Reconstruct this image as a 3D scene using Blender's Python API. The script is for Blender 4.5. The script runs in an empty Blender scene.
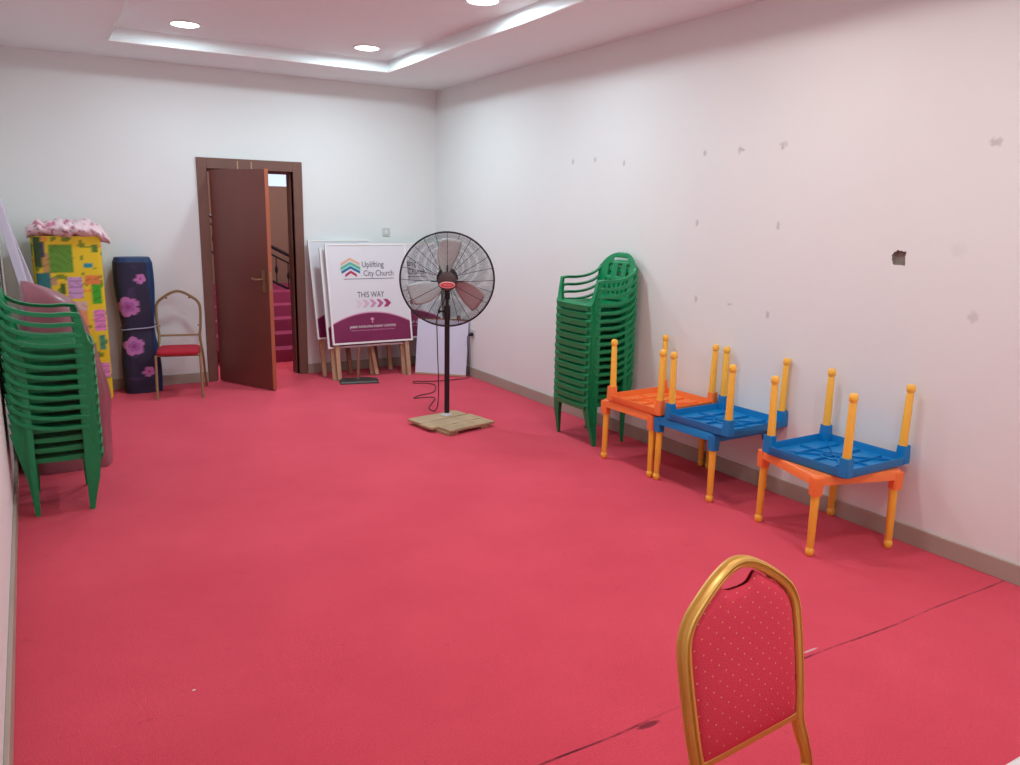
import bpy, math, random
from mathutils import Vector, Matrix, noise
random.seed(7)
PI = math.pi
S = bpy.context.scene
COL = S.collection

# ---------------------------------------------------------------- camera
FPX = 795.486
CAM = Vector((-3.90257, -8.15778, 1.67578))
yaw, pit, rol = 0.541501744, -0.2075845, 0.0199612
fw = Vector((math.sin(yaw)*math.cos(pit), math.cos(yaw)*math.cos(pit), math.sin(pit)))
r0 = Vector((math.cos(yaw), -math.sin(yaw), 0)); u0 = r0.cross(fw)
rt = r0*math.cos(rol) + u0*math.sin(rol); up = -r0*math.sin(rol) + u0*math.cos(rol)
cd = bpy.data.cameras.new('camera'); cam = bpy.data.objects.new('camera', cd); COL.objects.link(cam)
cd.sensor_width = 36; cd.lens = FPX*36/1020; cd.clip_start = 0.02
M = Matrix((rt, up, -fw)).transposed().to_4x4(); M.translation = CAM
cam.matrix_world = M
S.camera = cam

# ---------------------------------------------------------------- world, exposure, lamps
S.view_settings.view_transform = 'Standard'; S.view_settings.look = 'None'
S.view_settings.gamma = 1; S.view_settings.use_curve_mapping = False
S.view_settings.exposure = 0.06
W = bpy.data.worlds.new('world'); S.world = W; W.use_nodes = True
bg = W.node_tree.nodes['Background']; bg.inputs[0].default_value = (0.86, 0.88, 0.96, 1); bg.inputs[1].default_value = 3.2

RW, RL = 4.1, 9.6          # room width and length
H = 2.961                  # ceiling border
HT = 3.055                 # raised middle of the ceiling
TX0, TX1, TY1, TY0 = -3.232, -0.876, -0.82, -8.3
COOL, WARM = (0.72, 0.92, 1.0), (1.0, 0.96, 0.95)
LIGHTS = [(-2.73, -1.30, 15, COOL), (-1.27, -1.30, 25, COOL), (-2.70, -3.22, 8, COOL), (-1.20, -3.22, 20, COOL),
          (-2.70, -5.14, 7, WARM), (-1.20, -5.14, 14, WARM), (-2.70, -7.06, 8, WARM), (-1.20, -7.06, 17, WARM)]
def lamp(name, kind, loc, energy, color, **k):
    d = bpy.data.lights.new(name, kind); d.energy = energy; d.color = color
    for a, b in k.items(): setattr(d, a, b)
    o = bpy.data.objects.new(name, d); COL.objects.link(o); o.location = loc; return o
for x, y, e, lc in LIGHTS:
    lamp('downlight_lamp', 'AREA', (x, y, HT-0.022), e, lc, shape='DISK', size=0.2)
lamp('corridor_fill', 'POINT', (-1.3, 1.2, 2.5), 60, (1.0, 0.9, 0.95), shadow_soft_size=0.12)  # unseen point light added to brighten the corridor, no fixture there

# ---------------------------------------------------------------- helpers
def lin(c):
    return tuple((v/255/12.92 if v/255 <= 0.04045 else ((v/255+0.055)/1.055)**2.4) for v in c)
def mat(name, rgb, rough=0.6, metal=0.0, var=0.0, vscale=8, bump=0.0, bscale=60, emit=None, spec=0.5, trans=0.0, coat=0.0):
    m = bpy.data.materials.new(name); m.use_nodes = True
    nt = m.node_tree; b = nt.nodes['Principled BSDF']
    c = lin(rgb)
    b.inputs['Base Color'].default_value = (*c, 1)
    b.inputs['Roughness'].default_value = rough; b.inputs['Metallic'].default_value = metal
    b.inputs['Specular IOR Level'].default_value = spec
    b.inputs['Transmission Weight'].default_value = trans
    b.inputs['Coat Weight'].default_value = coat
    tc = nt.nodes.new('ShaderNodeTexCoord')
    if var or bump:
        n = nt.nodes.new('ShaderNodeTexNoise'); n.inputs['Scale'].default_value = vscale; n.inputs['Detail'].default_value = 5
        nt.links.new(tc.outputs['Object'], n.inputs['Vector'])
        mx = nt.nodes.new('ShaderNodeMix'); mx.data_type = 'RGBA'
        mx.inputs[6].default_value = (*[v*(1-var) for v in c], 1); mx.inputs[7].default_value = (*[min(1, v*(1+var)) for v in c], 1)
        nt.links.new(n.outputs[0], mx.inputs[0]); nt.links.new(mx.outputs[2], b.inputs['Base Color'])
    if bump:
        n2 = nt.nodes.new('ShaderNodeTexNoise'); n2.inputs['Scale'].default_value = bscale; n2.inputs['Detail'].default_value = 4
        nt.links.new(tc.outputs['Object'], n2.inputs['Vector'])
        bp = nt.nodes.new('ShaderNodeBump'); bp.inputs['Strength'].default_value = bump; bp.inputs['Distance'].default_value = 0.01
        nt.links.new(n2.outputs[0], bp.inputs['Height']); nt.links.new(bp.outputs[0], b.inputs['Normal'])
    if emit:
        b.inputs['Emission Color'].default_value = (*emit[:3], 1); b.inputs['Emission Strength'].default_value = emit[3]
    return m

class MB:
    def __init__(s): s.v = []; s.f = []; s.mi = []
    def add(s, vs, fs, mi=0):
        o = len(s.v); s.v += [tuple(v) for v in vs]; s.f += [tuple(i+o for i in f) for f in fs]; s.mi += [mi]*len(fs); return s
    def box(s, c, d, rot=None, mi=0):
        x, y, z = d[0]/2, d[1]/2, d[2]/2
        vs = [Vector((a*x, b*y, e*z)) for a in (-1, 1) for b in (-1, 1) for e in (-1, 1)]
        if rot is not None: vs = [rot @ v for v in vs]
        vs = [v+Vector(c) for v in vs]
        return s.add(vs, [(0,1,3,2),(4,6,7,5),(0,4,5,1),(2,3,7,6),(0,2,6,4),(1,5,7,3)], mi)
    def span(s, a, b, mi=0):
        return s.box([(a[i]+b[i])/2 for i in range(3)], [abs(b[i]-a[i]) for i in range(3)], mi=mi)
    def loft(s, secs, closed=False, cap=True, mi=0):
        n = len(secs[0]); m = len(secs); vs = [p for q in secs for p in q]; fs = []
        for i in range(m if closed else m-1):
            j = (i+1) % m
            for k in range(n):
                l = (k+1) % n; fs.append((i*n+k, i*n+l, j*n+l, j*n+k))
        if cap and not closed: fs.append(tuple(range(n))[::-1]); fs.append(tuple(range((m-1)*n, m*n)))
        return s.add(vs, fs, mi)
    def tube(s, pts, r, n=8, closed=False, up=Vector((0, 0, 1)), prof=None, mi=0):
        pts = [Vector(p) for p in pts]; m = len(pts); secs = []; last = None
        for i, p in enumerate(pts):
            a = pts[(i-1) % m] if closed or i > 0 else p; b = pts[(i+1) % m] if closed or i < m-1 else p
            t = (b-a).normalized()
            if last is None:
                q = up if abs(t.dot(up)) < 0.95 else Vector((1, 0, 0))
                x = (q - t*q.dot(t)).normalized()
            else: x = (last - t*last.dot(t)).normalized()
            last = x; y = t.cross(x)
            ri = r[i] if isinstance(r, (list, tuple)) else r
            if prof: secs.append([p + x*a_*ri + y*b_*ri for a_, b_ in prof])
            else: secs.append([p + (x*math.cos(2*PI*k/n) + y*math.sin(2*PI*k/n))*ri for k in range(n)])
        return s.loft(secs, closed, mi=mi)
    def lathe(s, prof, c=(0, 0, 0), n=20, axis='z', mi=0):
        secs = []
        for r, h in prof:
            q = []
            for k in range(n):
                a = 2*PI*k/n
                p = Vector((r*math.cos(a), r*math.sin(a), h))
                if axis == 'y': p = Vector((p.x, h, p.y))
                if axis == 'x': p = Vector((h, p.x, p.y))
                q.append(p+Vector(c))
            secs.append(q)
        return s.loft(secs, mi=mi)
    def grid(s, nu, nv, fn, skip=None, mi=0):
        vs = [fn(i/nu, j/nv) for j in range(nv+1) for i in range(nu+1)]; fs = []
        for j in range(nv):
            for i in range(nu):
                if skip and skip((i+.5)/nu, (j+.5)/nv): continue
                a = j*(nu+1)+i; fs.append((a, a+1, a+nu+2, a+nu+1))
        return s.add(vs, fs, mi)
    def build(s, name, mats, parent=None, smooth=True, bevel=0, solid=0, sub=0, angle=40):
        me = bpy.data.meshes.new(name); me.from_pydata(s.v, [], s.f)
        if not isinstance(mats, (list, tuple)): mats = [mats]
        for m in mats: me.materials.append(m)
        me.polygons.foreach_set('material_index', s.mi)
        me.validate(); me.update()
        import bmesh
        bm = bmesh.new(); bm.from_mesh(me); bmesh.ops.recalc_face_normals(bm, faces=bm.faces); bm.to_mesh(me); bm.free()
        if smooth:
            me.polygons.foreach_set('use_smooth', [True]*len(me.polygons)); me.set_sharp_from_angle(angle=math.radians(angle))
        o = bpy.data.objects.new(name, me); COL.objects.link(o)
        if parent: o.parent = parent
        if solid:
            q = o.modifiers.new('solid', 'SOLIDIFY'); q.thickness = solid; q.offset = 0
        if bevel:
            q = o.modifiers.new('bevel', 'BEVEL'); q.width = bevel; q.segments = 3; q.limit_method = 'ANGLE'; q.angle_limit = math.radians(40)
        if sub:
            q = o.modifiers.new('sub', 'SUBSURF'); q.levels = sub; q.render_levels = sub
        return o
def tag(o, label=None, cat=None, group=None, kind=None):
    for k, v in (('label', label), ('category', cat), ('group', group), ('kind', kind)):
        if v: o[k] = v
    return o
def thing(name, label, cat, loc=(0, 0, 0), rz=0, group=None):
    o = bpy.data.objects.new(name, None); COL.objects.link(o); o.empty_display_size = 0.05
    o.location = loc; o.rotation_euler = (0, 0, rz)
    return tag(o, label, cat, group)
def kids(o): return [c for c in bpy.data.objects if c.parent == o]
def copy_tree(o, parent=None):
    c = o.copy(); COL.objects.link(c); c.parent = parent
    for k in kids(o): copy_tree(k, c)
    return c
def struct(o): o['kind'] = 'structure'; return o
def crom(pts, n=6, closed=False):
    P = [Vector(p) for p in pts]; m = len(P); out = []
    for i in range(m if closed else m-1):
        if closed: a, b, c, d = P[(i-1) % m], P[i], P[(i+1) % m], P[(i+2) % m]
        else: a, b, c, d = P[max(i-1, 0)], P[i], P[i+1], P[min(i+2, m-1)]
        for k in range(n):
            t = k/n
            out.append(0.5*((2*b)+(c-a)*t+(2*a-5*b+4*c-d)*t*t+(3*b-a-3*c+d)*t**3))
    if not closed: out.append(P[-1])
    return out
def text_mesh(name, body, size, m, parent, loc, fit=None, bold=0.0):
    c = bpy.data.curves.new(name, 'FONT'); c.body = body; c.size = size; c.extrude = 0.0004; c.offset = bold
    c.align_x = 'LEFT'; c.align_y = 'BOTTOM_BASELINE'; c.resolution_u = 3
    t = bpy.data.objects.new(name+'_curve', c); COL.objects.link(t)
    bpy.context.view_layer.update()
    me = bpy.data.meshes.new_from_object(t.evaluated_get(bpy.context.evaluated_depsgraph_get()))
    bpy.data.objects.remove(t)
    xs = [v.co.x for v in me.vertices]; k = fit/(max(xs)-min(xs)) if fit else 1; x0 = min(xs)
    for v in me.vertices: v.co = Vector(((v.co.x-x0)*k, -v.co.z, v.co.y))      # stands in local x-z, faces -y
    me.materials.clear(); me.materials.append(m)
    o = bpy.data.objects.new(name, me); COL.objects.link(o); o.parent = parent; o.location = loc
    return o

# ---------------------------------------------------------------- materials
def wall_mat(name, rgb, spots, axis):
    m = mat(name, rgb, 0.75, var=0.03, vscale=1.3, bump=0.05, bscale=25, spec=0.2)
    nt = m.node_tree; b = nt.nodes['Principled BSDF']
    src = b.inputs['Base Color'].links[0].from_socket
    geo = nt.nodes.new('ShaderNodeTexCoord'); acc = None
    nz = nt.nodes.new('ShaderNodeTexNoise'); nz.inputs['Scale'].default_value = 55; nz.inputs['Detail'].default_value = 3
    nt.links.new(geo.outputs['Object'], nz.inputs['Vector'])
    for p, s, strength in spots:
        sub = nt.nodes.new('ShaderNodeVectorMath'); sub.operation = 'SUBTRACT'; sub.inputs[1].default_value = p
        nt.links.new(geo.outputs['Object'], sub.inputs[0])
        sc = nt.nodes.new('ShaderNodeVectorMath'); sc.operation = 'MULTIPLY'; sc.inputs[1].default_value = (1/s[0], 1/s[1], 1/s[2])
        nt.links.new(sub.outputs[0], sc.inputs[0])
        ln = nt.nodes.new('ShaderNodeVectorMath'); ln.operation = 'LENGTH'; nt.links.new(sc.outputs[0], ln.inputs[0])
        ad = nt.nodes.new('ShaderNodeMath'); ad.operation = 'MULTIPLY_ADD'; ad.inputs[1].default_value = 1.6; ad.inputs[2].default_value = -0.8
        nt.links.new(nz.outputs[0], ad.inputs[0])
        a2 = nt.nodes.new('ShaderNodeMath'); a2.operation = 'ADD'; nt.links.new(ln.outputs['Value'], a2.inputs[0]); nt.links.new(ad.outputs[0], a2.inputs[1])
        mr = nt.nodes.new('ShaderNodeMapRange'); mr.inputs[1].default_value = 0.5; mr.inputs[2].default_value = 1.1
        mr.inputs[3].default_value = strength*0.65; mr.inputs[4].default_value = 0
        nt.links.new(a2.outputs[0], mr.inputs[0])
        if acc is None: acc = mr.outputs[0]
        else:
            mx = nt.nodes.new('ShaderNodeMath'); mx.operation = 'MAXIMUM'; nt.links.new(acc, mx.inputs[0]); nt.links.new(mr.outputs[0], mx.inputs[1]); acc = mx.outputs[0]
    if acc is not None:
        mm = nt.nodes.new('ShaderNodeMix'); mm.data_type = 'RGBA'; mm.inputs[7].default_value = (*lin((120, 108, 104)), 1)
        nt.links.new(acc, mm.inputs[0]); nt.links.new(src, mm.inputs[6]); nt.links.new(mm.outputs[2], b.inputs['Base Color'])
    return m
spots = []
for y, z in ((-2.603, 2.111), (-2.904, 2.113), (-3.269, 2.075), (-4.116, 2.102), (-4.423, 2.104), (-4.762, 2.108),
             (-4.085, 1.647), (-4.777, 1.642), (-4.124, 1.136), (-4.755, 1.10)):
    spots.append(((0, y, z), (1, 0.016, 0.026), 0.55))
spots += [((0, -4.43, 1.133), (1, 0.03, 0.009), 0.45), ((0, -4.44, 2.104), (1, 0.028, 0.01), 0.6), ((0, -4.77, 2.118), (1, 0.034, 0.018), 0.4),
          ((0, -6.006, 2.051), (1, 0.035, 0.022), 0.5), ((0, -6.013, 1.235), (1, 0.03, 0.03), 0.35), ((0, -5.9, 1.55), (1, 0.05, 0.04), 0.1)]
WALLC = (232, 234, 231)
M_wall_r = wall_mat('right_wall_paint', WALLC, spots, 'x')
M_wall = wall_mat('wall_paint', WALLC, [((-0.62, 0, 1.49), (0.03, 1, 0.012), 0.2)], 'y')
M_ceil = mat('ceiling_paint', (238, 245, 244), 0.8, var=0.02, vscale=1.0, spec=0.2)
M_trimw = mat('white_moulding', (235, 235, 232), 0.45)
M_base = mat('taupe_skirting_tile', (172, 160, 146), 0.5, var=0.12, vscale=4)
M_conc = mat('broken_concrete', (136, 128, 120), 0.95, var=0.3, vscale=30, bump=0.2, bscale=50)

def carpet():
    m = bpy.data.materials.new('red_carpet'); m.use_nodes = True; nt = m.node_tree; N = nt.nodes; L = nt.links
    b = N['Principled BSDF']; b.inputs['Roughness'].default_value = 0.95; b.inputs['Specular IOR Level'].default_value = 0.1
    b.inputs['Sheen Weight'].default_value = 0.15; b.inputs['Sheen Roughness'].default_value = 0.5
    b.inputs['Sheen Tint'].default_value = (1, 0.6, 0.7, 1)
    tc = N.new('ShaderNodeTexCoord')
    def noise_(sc, det=4, rough=0.6):
        n = N.new('ShaderNodeTexNoise'); n.inputs['Scale'].default_value = sc; n.inputs['Detail'].default_value = det; n.inputs['Roughness'].default_value = rough
        L.new(tc.outputs['Object'], n.inputs['Vector']); return n.outputs[0]
    def mix(f, a, c, isf=False):
        x = N.new('ShaderNodeMix'); x.data_type = 'RGBA'
        if isinstance(f, float): x.inputs[0].default_value = f
        else: L.new(f, x.inputs[0])
        for i, v in ((6, a), (7, c)):
            if isinstance(v, tuple): x.inputs[i].default_value = (*v, 1)
            else: L.new(v, x.inputs[i])
        return x.outputs[2]
    def mr(v, a, bb, c, d):
        x = N.new('ShaderNodeMapRange'); L.new(v, x.inputs[0])
        for i, q in enumerate((a, bb, c, d)): x.inputs[i+1].default_value = q
        return x.outputs[0]
    def mth(op, a, c=None):
        x = N.new('ShaderNodeMath'); x.operation = op
        for i, v in ((0, a), (1, c)):
            if v is None: continue
            if isinstance(v, (int, float)): x.inputs[i].default_value = v
            else: L.new(v, x.inputs[i])
        return x.outputs[0]
    base = mix(mr(noise_(1.6, 6), 0.3, 0.7, 0, 1), lin((218, 75, 93)), lin((232, 87, 104)))
    base = mix(mr(noise_(170, 3), 0.3, 0.7, 0, 0.5), base, lin((196, 58, 78)))
    base = mix(mr(noise_(9, 6, 0.75), 0.62, 0.78, 0, 0.4), base, lin((120, 30, 45)))
    sx = N.new('ShaderNodeSeparateXYZ'); L.new(tc.outputs['Object'], sx.inputs[0])
    wob = mr(noise_(0.7, 2), 0, 1, -0.05, 0.05)
    d = mth('ABSOLUTE', mth('ADD', mth('ADD', sx.outputs[1], 6.345), wob))
    seam = mth('MULTIPLY', mr(d, 0.002, 0.007, 1, 0), mr(noise_(2.2, 5, 0.8), 0.42, 0.6, 0.15, 0.95))
    base = mix(seam, base, lin((70, 22, 34)))
    def dot(p, s, col, k):
        nonlocal base
        v = N.new('ShaderNodeVectorMath'); v.operation = 'SUBTRACT'; v.inputs[1].default_value = p; L.new(tc.outputs['Object'], v.inputs[0])
        w = N.new('ShaderNodeVectorMath'); w.operation = 'MULTIPLY'; w.inputs[1].default_value = (1/s[0], 1/s[1], 1); L.new(v.outputs[0], w.inputs[0])
        l = N.new('ShaderNodeVectorMath'); l.operation = 'LENGTH'; L.new(w.outputs[0], l.inputs[0])
        base = mix(mr(l.outputs['Value'], 0.7, 1.1, k, 0), base, lin(col))
    dot((-1.37, -6.31, 0), (0.045, 0.006, 1), (215, 190, 190), 0.8)
    dot((-3.538, -5.413, 0), (0.007, 0.005, 1), (235, 220, 215), 1.0)
    dot((-2.25, -6.36, 0), (0.05, 0.014, 1), (60, 22, 32), 0.7)
    L.new(base, b.inputs['Base Color'])
    bp = N.new('ShaderNodeBump'); bp.inputs['Strength'].default_value = 0.5; bp.inputs['Distance'].default_value = 0.006
    L.new(noise_(220, 3), bp.inputs['Height']); L.new(bp.outputs[0], b.inputs['Normal'])
    return m
M_carpet = carpet()
M_wood_dark = mat('dark_door_wood', (112, 58, 50), 0.36, var=0.18, vscale=3)
M_frame = mat('door_frame_wood', (116, 78, 66), 0.5, var=0.2, vscale=5)
M_edge = mat('door_edge_wood', (170, 92, 62), 0.5, var=0.15, vscale=6)
M_brass = mat('worn_brass', (170, 140, 110), 0.35, 0.9)
M_green = mat('green_plastic', (6, 138, 84), 0.33, var=0.05, vscale=3)
M_orange = mat('orange_plastic', (250, 132, 66), 0.4, var=0.04)
M_blue = mat('blue_plastic', (0, 126, 192), 0.4, var=0.04)
M_yellow = mat('yellow_plastic', (255, 194, 70), 0.38, var=0.03)
M_gold = mat('gold_paint', (226, 176, 84), 0.33, 0.3, var=0.1, vscale=12)
M_golddull = mat('dull_gold_paint', (158, 130, 92), 0.45, 0.35, var=0.15, vscale=12)
M_groove = mat('gold_groove', (140, 96, 36), 0.5, 0.3)
M_redseat = mat('red_fabric', (176, 44, 58), 0.85, bump=0.2, bscale=180, spec=0.15)
M_black = mat('black_metal', (34, 24, 30), 0.4, 0.2)
M_wire = mat('dark_grille_wire', (58, 44, 48), 0.4, 0.5)
M_blade = mat('grey_fan_blade', (206, 204, 202), 0.45, 0.3)
M_rubber = mat('black_rubber', (28, 24, 28), 0.6)
M_plank = mat('rough_pallet_wood', (176, 150, 116), 0.8, var=0.3, vscale=9, bump=0.4, bscale=40)
M_post = mat('pale_timber', (186, 148, 116), 0.7, var=0.15, vscale=7)
M_postd = mat('brown_timber', (140, 92, 72), 0.7, var=0.15, vscale=7)
M_whitepl = mat('white_plastic', (232, 230, 226), 0.4); M_plate = mat('aged_white_plastic', (206, 206, 200), 0.4)
M_signw = mat('sign_white_print', (222, 220, 224), 0.35, var=0.02, vscale=2)
M_board = mat('white_foam_board', (214, 214, 232), 0.5, var=0.02)
M_tray_lilac = mat('lilac_white_board', (206, 200, 216), 0.5, var=0.04)

def dotted():
    m = mat('dotted_red_fabric', (234, 74, 94), 0.8, bump=0.25, bscale=260, spec=0.15)
    nt = m.node_tree; N = nt.nodes; L = nt.links; b = N['Principled BSDF']
    src = b.inputs['Base Color'].links[0].from_socket
    tc = N.new('ShaderNodeTexCoord'); sx = N.new('ShaderNodeSeparateXYZ'); L.new(tc.outputs['Object'], sx.inputs[0])
    def mth(op, a, c=0.0):
        x = N.new('ShaderNodeMath'); x.operation = op
        for i, v in ((0, a), (1, c)):
            if isinstance(v, (int, float)): x.inputs[i].default_value = v
            else: L.new(v, x.inputs[i])
        return x.outputs[0]
    K = 2*PI/0.042
    zy = mth('ADD', sx.outputs[2], mth('MULTIPLY', sx.outputs[1], 1.0))
    a = mth('COSINE', mth('MULTIPLY', mth('ADD', sx.outputs[0], zy), K)); c = mth('COSINE', mth('MULTIPLY', mth('SUBTRACT', sx.outputs[0], zy), K))
    f = mth('GREATER_THAN', mth('ADD', a, c), 1.90)
    mx = N.new('ShaderNodeMix'); mx.data_type = 'RGBA'; mx.inputs[7].default_value = (*lin((240, 170, 130)), 1)
    L.new(f, mx.inputs[0]); L.new(src, mx.inputs[6]); L.new(mx.outputs[2], b.inputs['Base Color'])
    return m
M_dotted = dotted()

# ---------------------------------------------------------------- room shell
struct(MB().span((-RW-0.2, -RL, -0.12), (0.2, 0.02, 0)).build('floor', M_carpet, smooth=False))
DX0, DX1, DH = -2.398, -1.578, 2.06       # door opening
w = MB()
w.span((-RW-0.2, 0, -0.12), (DX0, 0.16, 3.2)); w.span((DX1, 0, -0.12), (0.2, 0.16, 3.2)); w.span((DX0, 0, DH), (DX1, 0.16, 3.2))
struct(w.build('wall_back', M_wall, smooth=False))
struct(MB().span((-RW-0.2, -RL, -0.12), (-RW, 0, 3.2)).build('wall_left', M_wall, smooth=False))
# front wall behind the camera, with an unseen window opening added for daylight fill
WX0, WX1, WZ0, WZ1 = -2.3, -0.5, 0.95, 2.3
w = MB(); w.span((-RW-0.2, -RL-0.16, -0.12), (WX0, -RL, 3.2)); w.span((WX1, -RL-0.16, -0.12), (0.2, -RL, 3.2))
w.span((WX0, -RL-0.16, -0.12), (WX1, -RL, WZ0)); w.span((WX0, -RL-0.16, WZ1), (WX1, -RL, 3.2))
struct(w.build('wall_front', M_wall, smooth=False))
w = MB()
for a in (WX0+0.025, (WX0+WX1)/2, WX1-0.025): w.span((a-0.025, -RL-0.1, WZ0), (a+0.025, -RL-0.05, WZ1))
for z in (WZ0+0.025, WZ1-0.025): w.span((WX0, -RL-0.1, z-0.025), (WX1, -RL-0.05, z+0.025))
struct(w.build('added_window_1', M_trimw, smooth=False))
# right wall with the chipped hole
hy, hz, hs = -5.589, 1.495, 0.085
w = MB(); T = 0.2
for (y0, z0, y1, z1) in ((-RL, -0.12, hy-hs, 3.2), (hy+hs, -0.12, 0.0, 3.2), (hy-hs, -0.12, hy+hs, hz-hs), (hy-hs, hz+hs, hy+hs, 3.2)):
    w.span((0, y0, z0), (T, y1, z1))
n = 24; outer, inner = [], []
for k in range(n):
    a = 2*PI*k/n; c_, s_ = math.cos(a), math.sin(a); q = hs/max(abs(c_), abs(s_))
    outer.append((0, hy+c_*q, hz+s_*q))
    rr = 0.040/max(abs(c_), abs(s_))**0.75 * (0.95+0.18*noise.noise(Vector((c_*2.2, s_*2.2, 3)))*2)
    inner.append((0, hy+c_*rr*1.0, hz+s_*rr*0.98))
w.loft([outer, inner], cap=False)
w.loft([inner, [(0.022, hy+(y-hy)*0.86, hz+(z-hz)*0.86) for _, y, z in inner]], cap=False, mi=1)
w.add([(0.022, hy+(y-hy)*0.86, hz+(z-hz)*0.86) for _, y, z in inner]+[(0.026, hy, hz)], [(k, (k+1) % n, n) for k in range(n)], 1)
struct(w.build('wall_right', [M_wall_r, M_conc], smooth=False))
# ceiling: lower border ring plus raised tray
w = MB()
for a, b in (((-RW, -RL), (TX0, 0)), ((TX1, -RL), (0, 0)), ((TX0, TY1), (TX1, 0)), ((TX0, -RL), (TX1, TY0))):
    w.span((a[0], a[1], H), (b[0], b[1], HT+0.1))
w.span((TX0-0.01, TY0-0.01, HT), (TX1+0.01, TY1+0.01, HT+0.1))
struct(w.build('ceiling', M_ceil, smooth=False))
def mould(a, b, inx, iny):
    w = MB(); prof = [(0.0, 0.004), (0.02, -0.006), (0.026, -0.012), (0.03, -0.006), (0.03, 0.010), (0.018, 0.014), (0.018, 0.03), (0.006, 0.036), (0.0, 0.036)]
    secs = []
    for p, e in ((a, -1), (b, 1)):
        secs.append([(p[0]-(d-0.02)*inx, p[1]-(d-0.02)*iny, H+h) for d, h in prof])
    w.loft(secs); return w
for i, (a, b, ix, iy) in enumerate((((TX0, TY1), (TX1, TY1), 0, -1), ((TX1, TY1), (TX1, TY0), -1, 0), ((TX0, TY1), (TX0, TY0), 1, 0), ((TX0, TY0), (TX1, TY0), 0, 1))):
    struct(mould(a, b, -ix, -iy).build('trim_%d' % (i+1), M_trimw, smooth=False))
# skirting
BH = 0.098
struct(MB().span((-0.016, -RL, 0), (0, 0, BH)).build('baseboard_right', M_base, smooth=False, bevel=0.003))
struct(MB().span((-RW, -RL, 0), (-RW+0.016, 0, BH)).build('baseboard_left', M_base, smooth=False, bevel=0.003))
w = MB(); w.span((-RW+0.016, -0.016, 0), (-2.487, 0, BH)); w.span((-1.487, -0.016, 0), (-0.016, 0, BH))
struct(w.build('baseboard_back', M_base, smooth=False, bevel=0.003))

# ---------------------------------------------------------------- door
d = bpy.data.objects.new('door_1', None); COL.objects.link(d); d.location = (DX0, 0, 0); struct(d)
w = MB()
F0, F1, FH = -2.487-DX0, -1.487-DX0, 2.15
ow = DX1-DX0
w.span((F0, -0.022, 0), (0.0, 0.175, FH)); w.span((ow, -0.022, 0), (F1, 0.175, FH)); w.span((0.0, -0.022, DH-0.01), (ow, 0.175, FH))
w.span((0, 0.05, 0), (0.018, 0.175, DH-0.01)); w.span((ow-0.018, 0.05, 0), (ow, 0.175, DH-0.01)); w.span((0.018, 0.05, DH-0.03), (ow-0.018, 0.175, DH-0.01))
w.build('door_frame', M_frame, d, smooth=False, bevel=0.004)
lf = bpy.data.objects.new('door_leaf_pivot', None)
ang = math.atan2(-0.70, 0.35)
w = MB(); LWd = 0.785
w.span((0.012, 0.0, 0.012), (LWd-0.006, 0.042, DH-0.022)); w.span((LWd-0.006, 0.0, 0.012), (LWd, 0.042, DH-0.022), mi=1)
leaf = w.build('door_leaf', [M_wood_dark, M_edge], d, smooth=False, bevel=0.002)
leaf.location = (0.012, -0.02, 0); leaf.rotation_euler = (0, 0, ang)
for side in (-1, 1):
    w = MB(); yy = 0.0 if side < 0 else 0.042
    w.span((LWd-0.085, yy, 0.93), (LWd-0.045, yy+side*0.008, 1.13))
    w.tube([(LWd-0.065, yy, 1.05), (LWd-0.065, yy+side*0.045, 1.05), (LWd-0.075, yy+side*0.055, 1.05), (LWd-0.13, yy+side*0.055, 1.048), (LWd-0.175, yy+side*0.05, 1.055)], 0.009, 8)
    w.build('door_handle', M_brass, leaf)
w = MB(); w.span((LWd-0.001, 0.010, 0.95), (LWd+0.001, 0.032, 1.12)); w.build('lock_plate', M_brass, leaf)
w = MB()
for x in (0.28, 0.41): w.span((x, -0.026, DH-0.012), (x+0.012, -0.021, FH-0.02))
w.build('hook', M_brass, d)

# ---------------------------------------------------------------- corridor and stair beyond the door
M_purple = mat('magenta_carpet', (156, 64, 98), 0.95, var=0.1, vscale=5, spec=0.1)
M_brown = mat('brown_stairwell_wall', (140, 108, 92), 0.8, var=0.05)
w = MB(); w.span((-3.0, 0.0201, -0.12), (0.4, 3.4, -0.001)); struct(w.build('floor_corridor', M_carpet, smooth=False))
w = MB()
for k in range(5): w.span((-2.2, 0.75+0.28*k, 0), (0.29, 3.15, 0.135*(k+1)))
tag(w.build('staircase', M_purple, smooth=False), 'carpeted magenta steps rising beyond the open door', 'stairs')
w = MB()
gx0, gx1, gz0, gz1 = -1.22, -0.73, 2.0, 2.24
w.span((-3.0, 3.2, -0.1), (gx0, 3.3, 3.1)); w.span((gx1, 3.2, -0.1), (0.4, 3.3, 3.1)); w.span((gx0, 3.2, -0.1), (gx1, 3.3, gz0)); w.span((gx0, 3.2, gz1), (gx1, 3.3, 3.1))
struct(w.build('wall_corridor_back', M_brown, smooth=False))
struct(MB().span((gx0, 3.24, gz0), (gx1, 3.25, gz1)).build('window_2', mat('window_glass', (150, 160, 178), 0.05, trans=1.0), smooth=False))
struct(MB().span((0.3, 0.16, -0.1), (0.4, 3.2, 3.1)).build('wall_corridor_right', M_brown, smooth=False))
struct(MB().span((-3.0, 0.16, -0.1), (-2.9, 3.2, 3.1)).build('wall_corridor_left', M_brown, smooth=False))
struct(MB().span((-3.0, 0.16, 3.1), (0.4, 3.3, 3.2)).build('ceiling_corridor', M_ceil, smooth=False))
rl = thing('stair_railing', 'dark metal stair railing seen through the open doorway', 'railing', (-1.2, 2.2, 0.675))
def rz(x): return -0.52*x
w = MB(); w.tube([(-0.8, 0, 0.52+rz(-0.8)), (0.8, 0, 0.52+rz(0.8))], 0.022, 8); w.build('handrail', M_black, rl)
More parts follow.
